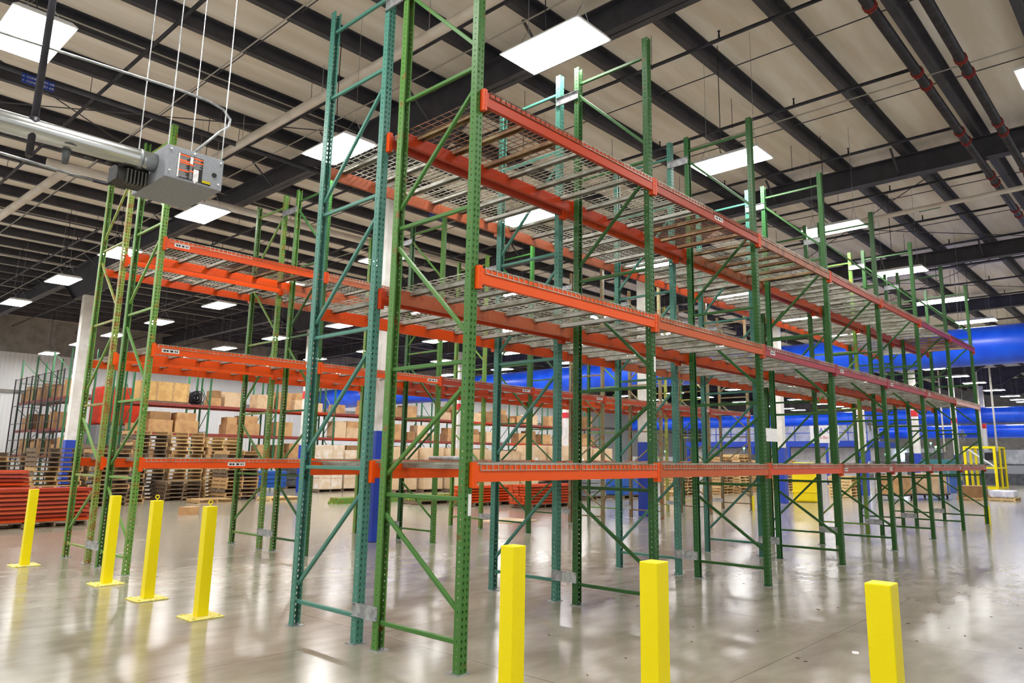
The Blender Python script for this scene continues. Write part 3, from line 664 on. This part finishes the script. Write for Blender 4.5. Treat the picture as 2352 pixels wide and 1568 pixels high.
for k in range(10):
    for lv, z in enumerate(FZ):
        for y, sd in ((32.97, 'front'), (34.03, 'back')):
            tag(inst(bmf, 'far_rack_beam', MAR if (k+lv) % 4 else OR['rr'], None, (FX[k], y, z)), f'dull red {sd} beam, far storage rack, {LN[lv]} shelf, {one_of(k)} bay from the left', 'load beam', 'beams of the far storage racks')
        if lv:
            tag(inst(bmf, 'far_rack_beam', OR['rr'], None, (FX[k], 34.57, z)), f'red beam of the hindmost storage rack, {LN[lv]} shelf, {one_of(k)} bay from the left', 'load beam', 'beams of the hindmost racks')
        tag(inst(pnl, 'shelf_panel', MAR, None, (FX[k], 33, z+.01)), f'shelf panel of the far storage rack, {LN[lv]} shelf, {one_of(k)} bay from the left', 'shelf panel', 'shelf panels of the far storage racks')
        x = FX[k]+.1; q = 0
        if (lv == 2 and k == 0): 
            cr_ = empty('wooden_crate', (FX[k]+.3, 33.1, z), 0, 'long pale plywood crate on the top shelf of the far rack, left end', 'crate')
            MB().box(0, 0, .1, 2.3, .9, 1.02).build('crate_body', mat('plywood', '#d6b070', .7, 0, '#c49a5c', 3), cr_)
            for bx_ in (0, .75, 1.5, 2.2): MB().box(bx_, -.02, .1, bx_+.09, 0, 1.02).build('batten', WOOD, cr_)
            MB().box(0, 0, 0, 2.3, .9, .1).build('skid', WOODD, cr_); continue
        while x < FX[k]+3.0 and q < 5:
            wd, hg = random.choice(((.95, .75), (.6, .5), (.75, .95), (1.1, .6), (.5, .4)))
            if x+wd > FX[k]+3.5: break
            if random.random() < .86:
                ds = f'far storage rack, {LN[lv]} shelf, {one_of(k)} bay, {one_of(q)} carton'
                carton(x, 33.05, z+.002, wd, .8, hg, random.choice((CARD, CARD, CARD3, CARD2)), 'brown carton, '+ds)
                if hg < .62 and random.random() < .5: carton(x+.05, 33.1, z+hg+.004, wd*.85, .7, .38, random.choice((CARD, CARD3)), 'brown carton, '+ds+' upper')
            x += wd+random.uniform(.03, .25); q += 1
wr_ = MB()
for q in range(16):
    wr_.ring((0, .3, .35), .34-.018*(q*7 % 16), .026, 'y', 18, 4)
    for i in range(len(wr_.v)-19*4, len(wr_.v)): v = wr_.v[i]; wr_.v[i] = (v[0]*1.0+random.uniform(-.01, .01), v[1]+(q-8)*.03, v[2])
tag(wr_.build('hose_coil', BLACK, None, (FX[0]+3.05, 33.15, 4.03)), 'black coiled hose beside the plywood crate on the far rack', 'hose')
# left return rack running away along the wall, with wire guard
for k, y in enumerate((33.3, 35.9, 38.5, 41.1)):
    simple_upright(7.5-1.1, y, 6.3, f'green upright of the left return rack, {one_of(k)} from the front', GN, 'x')
bmy = MB().box(-.03, 0, -.12, .03, 2.52, 0).mesh('far_rack_beam')
for k, y in enumerate((33.34, 35.94, 38.54)):
    for lv, z in enumerate((1.5, 2.7, 4.1)):
        for x, sd in ((6.42, 'outer'), (7.42, 'inner')): tag(inst(bmy, 'far_rack_beam', MAR, None, (x, y, z)), f'{sd} beam of the left return rack, {LN[lv]} shelf, {one_of(k)} bay', 'load beam', 'beams of the left return rack')
        tag(MB().box(6.46, 0, 0, 7.38, 2.5, .02).build('shelf_panel', MAR, None, (0, y, z-.05)), f'shelf panel of the left return rack, {LN[lv]} shelf, {one_of(k)} bay', 'shelf panel')
        for q in range(3):
            if random.random() < .85: carton(6.5, y+.1+q*.82, z-.025, .75, .7, random.choice((.5, .8, .65)), random.choice((CARD, CARD3)), f'brown carton, left return rack, {LN[lv]} shelf, {one_of(k)} bay, {one_of(q)} carton')
gd = MB()
for q in range(9): gd.bar((6.22, 33.3+q*.98, 0), (6.22, 33.3+q*.98, 5.3), .05)
for q in range(60): gd.bar((6.22, 33.3+q*.133, 1.2), (6.22, 33.3+q*.133, 5.2), .006)
for z in (1.3, 2.2, 3.0, 3.9, 4.6, 5.25): gd.bar((6.22, 33.3, z), (6.22, 41.2, z), .03)
tag(gd.build('mesh_guard', BLACK), 'black wire mesh guard along the outer side of the left return rack', 'guard')
tag(bevel(MB().box(0, 0, 0, 2.0, 1.6, 1.9).mesh('red_tarpaulin_cover'), .15, 3) and inst(bpy.data.meshes['red_tarpaulin_cover'], 'red_tarpaulin_cover', mat('red_cloth', '#d83a14', .7, 0, '#c03010', 3, .4, .6, .4), None, (8.7, 36.2, 3.0)), 'bright orange red tarpaulin cover hanging behind the left uprights', 'cover')
tag(MB().box(8.6, 36.1, 0, 10.8, 37.9, 2.98).build('storage_platform', GREY), 'grey platform under the orange red cover near the left wall', 'platform')

# ------------------------------------------------------------------ blue fabric ducts
def fduct(x, z, r, ya, yb, label, m):
    n = int((yb-ya)/3); pts = []; rr_ = []
    for k in range(n+1):
        y = ya+(yb-ya)*k/n; pts.append((x, y, z))
        rr_.append(r*(1+.012*math.sin(k*2.1)))
    o = tag(MB().tube(pts, rr_, 36).build('fabric_duct', m), label, 'duct')
    hn = MB()
    for k in range(0, n+1, 2): hn.tube([(x, pts[k][1], z+r-.02), (x, pts[k][1], 8.6)], .01, 4)
    hn.build('hanging_wires', GALV, o)
    sm_ = MB()
    for k in range(1, n): sm_.ring((x, pts[k][1], z), rr_[k]+.002, .012, 'y', 36, 4)
    sm_.build('hoop_seams', m, o)
fduct(24.6, 5.50, .66, -11, 42.5, 'big bright blue fabric air duct crossing behind the racks', DUCT)
fduct(54, 4.78, .56, -11, 36, 'distant bright blue fabric air duct, lower on the right', DUCT)
fduct(60, 3.9, .5, -11, 30, 'farthest small blue fabric duct under the other', DUCT)

# ------------------------------------------------------------------ right background
o = empty('yellow_bin', (24.2, 7.6, 0), .2, 'tall yellow plastic bin wrapped round the foot of a white column', 'bin')
yb_ = bevel(MB().box(-.1, -.75, 0, .75, .15, 1.5).mesh('bin_body'), .12, 4); inst(yb_, 'bin_body', mat('yellow_plastic', '#f8dc00', .4), o)
for z in (.35, .75, 1.1): inst(bevel(MB().box(-.12, -.77, z, .77, .17, z+.08).mesh('bin_rib'), .02, 2), 'bin_rib', mat('yellow_plastic', '#f8dc00', .4), o)
def cart(x, y, n, label, rz=0, m=CARD):
    r = empty('cardboard_cart', (x, y, 0), rz, label, 'cart', 'carts of flat cardboard')
    b_ = MB(); b_.box(0, 0, .18, 1.6, 1.1, .24); b_.build('cart_bed', BLACK, r)
    for a in (.12, 1.48):
        for c in (.1, 1.0): MB().tube([(a-.02, c-.025, .09), (a-.02, c+.025, .09)], .09, 12).build('wheel', INK, r)
    f_ = MB()
    for a in (0.02, 1.58): f_.bar((a, .02, .24), (a, .02, 1.35), .04); f_.bar((a, 1.08, .24), (a, 1.08, 1.35), .04); f_.bar((a, .02, 1.33), (a, 1.08, 1.33), .04)
    f_.build('cart_frame', GALV, r)
    for k in range(n):
        mk = MB().box(.1+random.uniform(0, .03), .08, .245+k*.045, 1.5+random.uniform(-.03, .0), 1.02, .285+k*.045); mk.build('cardboard_bundle', m, r)
cart(28.3, 4.9, 17, 'cart stacked with flat brown cardboard, left of two')
cart(30.3, 4.0, 19, 'cart stacked with flat brown cardboard, right of two', 0, CARD2)
r = empty('flat_cardboard_load', (31.6, 2.7, 0), 0, 'low pallet load of brown cardboard at the end of the racks', 'pallet load'); inst(PAL, 'pallet', WOOD, r)
for k in range(9): MB().box(.03, .03, .135+k*.05, 1.17, .97, .18+k*.05).build('cardboard_bundle', CARD3, r)
bn_ = empty('parts_bin', (38.5, 5.4, 0), 0, 'teal and blue bulk bins stacked behind the far rack end', 'bin')
bevel(MB().box(0, 0, .85, 2.4, 1.4, 1.7).mesh('upper_bin'), .02, 1); inst(bpy.data.meshes['upper_bin'], 'upper_bin', mat('teal_plastic', '#2a7078', .5), bn_)
MB().box(.1, .1, 0, 2.3, 1.3, .85).build('lower_bin', mat('blue_plastic', '#1d58b0', .5), bn_); MB().box(1.7, -.01, .62, 2.2, .1, .82).build('yellow_tag', YEL, bn_)
for x, y, ds in ((31.9, 1.6, 'nearest the right picture edge'), (33.2, 2.9, 'behind the rack end, left of the other')):
    r = empty('wrapped_bags', (x, y, 0), 0, 'white plastic wrapped bags on a pallet, '+ds, 'pallet load', 'wrapped bags on pallets'); inst(PAL, 'pallet', WOODL, r)
    inst(bevel(MB().box(.05, .05, .13, 1.1, .95, .42).mesh('bag_bundle'), .07, 3), 'bag_bundle', mat('white_plastic_film', '#e4e6f0', .3, 0, '#c9cbe0', 4, .4, .6, .6), r)
# yellow machine cage
cg = empty('safety_cage', (47.6, 5.0, 0), 0, 'yellow steel safety cage with a diagonal brace, right background', 'machine cage')
yc = MB()
for a, c in ((0, 0), (0, 1.6), (1.5, 0), (3.0, 0), (3.0, 1.6), (1.5, 1.6)): yc.box(a-.07, c-.07, 0, a+.07, c+.07, 2.55)
for z in (.05, 1.25, 2.5): yc.bar((0, 0, z), (3, 0, z), .1); yc.bar((0, 1.6, z), (3, 1.6, z), .1); yc.bar((0, 0, z), (0, 1.6, z), .1); yc.bar((3, 0, z), (3, 1.6, z), .1)
yc.build('cage_frame', YEL, cg); MB().bar((.0, .0, 1.3), (.05, 1.6, 2.5), .08).build('diagonal_brace', WHITEM, cg)
ms = MB()
for k in range(24): ms.bar((0, .07+k*.065, .05), (0, .07+k*.065, 2.5), .008)
for k in range(40): ms.bar((.07+k*.073, 0, .05), (.07+k*.073, 0, 2.5), .008)
ms.build('mesh_infill', BLACK, cg)
MACH = mat('machine_grey', '#56595e', .5, .1, '#3f4246', 3); MACL = mat('machine_light', '#b9bcbf', .5, 0, '#9a9ea2', 2)
GRN = emis('green_lamp', (.1, 1, .25), 8); REDL = emis('red_lamp', (1, .08, .05), 5); SCR = emis('screen_glow', (.75, .9, 1), 5)
mc = 0
for x, y, a, c, hh, m in ((56.5, 16, 3.5, 5, 2.2, MACL), (57.5, 10.5, 3, 4, 2.6, MACH), (58, 4, 3, 5, 2.5, MACH), (58, -1.5, 3, 4.5, 2.4, MACH), (58, -7, 3, 4.5, 2.3, MACL), (43.5, 19, 3, 4, 2.0, MACL), (46, 27, 3, 4, 1.8, MACH), (42.5, 9.3, 2.5, 2.5, 1.6, MACL), (51, 8.6, 1.6, 2.8, 2.2, MACL)):
    r = empty('factory_machine', (x, y, 0), 0, f'{"pale" if m is MACL else "dark"} grey factory machine in the far background, {one_of(mc)} one', 'machine', 'machines in the far background')
    bevel(MB().box(0, 0, 0, a, c, hh*.72).mesh('machine_body'), .05, 2); MB().box(0, 0, 0, a, c, hh*.6).build('machine_base', m, r)
    MB().box(.2, .3, hh*.6, a-.2, c-.3, hh).build('machine_hood', MACH if m is MACL else MACL, r)
    MB().box(-.02, .4, hh*.32, 0, c-.4, hh*.55).build('access_panel', MACH if m is MACL else GREY, r)
    MB().box(-.03, c*.6, hh*.7, .2, c*.6+.5, hh*.92).build('control_screen', SCR if mc % 3 == 1 else INK, r)
    MB().tube([(.3, .5, hh), (.3, .5, hh+.35)], .03, 8).build('signal_pole', GALV, r)
    MB().tube([(.3, .5, hh+.35), (.3, .5, hh+.45)], .06, 10).build('signal_lamp_green', GRN, r); MB().tube([(.3, .5, hh+.45), (.3, .5, hh+.55)], .06, 10).build('signal_lamp_red', paint('#a01818'), r)
    mc += 1
# blue mezzanine
mz = empty('mezzanine', (47.3, 12.2, 0), 0, 'blue steel mezzanine with white panels and railings, far behind the racks', 'mezzanine')
MB().box(0, 0, 2.55, 5.8, 14, 2.95).build('deck_beam', BLUEP, mz)
pp = MB()
for q in range(6): pp.box(0, q*2.75, 0, .18, q*2.75+.18, 2.55)
pp.build('support_posts', BLUEP, mz)
rl = MB()
for q in range(12): rl.bar((.05, .1+q*1.25, 2.95), (.05, .1+q*1.25, 4.05), .05)
for z in (3.5, 4.05): rl.bar((.05, .05, z), (.05, 13.9, z), .05)
rl.build('railing', BLUEP, mz); MB().box(1.6, 0, 0, 1.75, 14, 2.5).build('back_panel', WHITE, mz); MB().box(2.2, 1, 2.95, 5.6, 13.5, 4.1).build('office_box', MACL, mz)
sgn = empty('company_sign', (44.9, 15.0, 2.75), -math.pi/2, 'white sign board with blue letters on the mezzanine side', 'sign')
MB().box(-.2, 0, 0, 1.7, .05, 1.15).build('sign_board', WHITEM, sgn)
textobj('NAX', .5, BLUEP, sgn, (.55, -.01, .8), (math.pi/2, 0, 0), 'large_lettering'); textobj('e Ban', .26, RED, sgn, (.75, -.01, .35), (math.pi/2, 0, 0), 'small_lettering')
MB().bar((1.0, .05, 0), (1.0, .05, -2.75), .08).build('sign_post', GALV, sgn)
# pedestal fans on columns
for x, y, ds in ((41.1, 7.2, 'middle right column'), (50.2, 7.2, 'column near the yellow cage'), (32.0, 7.2, 'column behind the far racks')):
    r = empty('wall_fan', (x, y, 3.3), -2.3, 'round caged fan mounted on the '+ds, 'fan', 'column fans')
    MB().bar((0, .3, 0), (0, 0, 0), .06).build('fan_arm', GALV, r)
    cgm = MB()
    for q in (.06, .14, .22, .30, .38): cgm.ring((0, -.05, 0), q, .007, 'y', 24, 4)
    for q in range(16): a = q*math.pi/8; cgm.bar((0, -.06, 0), (.38*math.cos(a), -.04, .38*math.sin(a)), .006)
    cgm.build('fan_cage', GALV, r)
    bl = MB()
    for q in range(4): a = q*math.pi/2; bl.bar((.05*math.cos(a), .0, .05*math.sin(a)), (.33*math.cos(a), .03, .33*math.sin(a)), .14, .01, (0, 1, 0))
    bl.build('fan_blades', MACH, r); MB().tube([(0, -.08, 0), (0, .12, 0)], .07, 12).build('fan_motor', MACH, r)
# vertical white conduits dropping from the roof over the machines
k = 0
for x, y in ((44, 4.2), (46, 2.5), (48, 7.8), (52, 6.4), (53, 3.0), (49.5, 1.2), (55, 8.7), (56, 1.5), (47, 9.6), (51, 10.5)):
    tag(MB().tube([(x, y, 2.2), (x, y, 8.88)], .05, 8).build('drop_conduit', WHITE), f'white vertical service drop over the machines, {one_of(k)} of ten', 'conduit', 'white service drops'); k += 1
# low dark stock behind the third row
for k, (x, y, a, c, hh, m, ds) in enumerate(((17.0, 13.6, 1.2, 1.0, 1.3, INK, 'black crates beside the orange beams'), (18.6, 13.5, 1.2, 1.0, .8, GREY, 'grey deck panels beside the orange beams'), (20.6, 13.2, 1.1, 1.0, 1.5, mat('blue_plastic', '#1d58b0', .5), 'blue plastic wrapped crates'), (11.6, 27.5, 2.4, 1.1, .9, mat('blue_plastic', '#1d58b0', .5), 'blue tubs left of the blue column foot'), (14.9, 29.0, 2.0, 1.2, 1.3, MACH, 'dark machine parts below the far rack'))):
    r = empty('stock_pile', (x, y, 0), 0, 'pallet of '+ds, 'pallet load'); inst(PAL, 'pallet', WOODD, r)
    n = 4
    for q in range(n): inst(bevel(MB().box(0, 0, .14+q*(hh-.14)/n, a, c, .14+(q+1)*(hh-.14)/n-.02).mesh('crate'), .015, 1), 'crate', m, r)
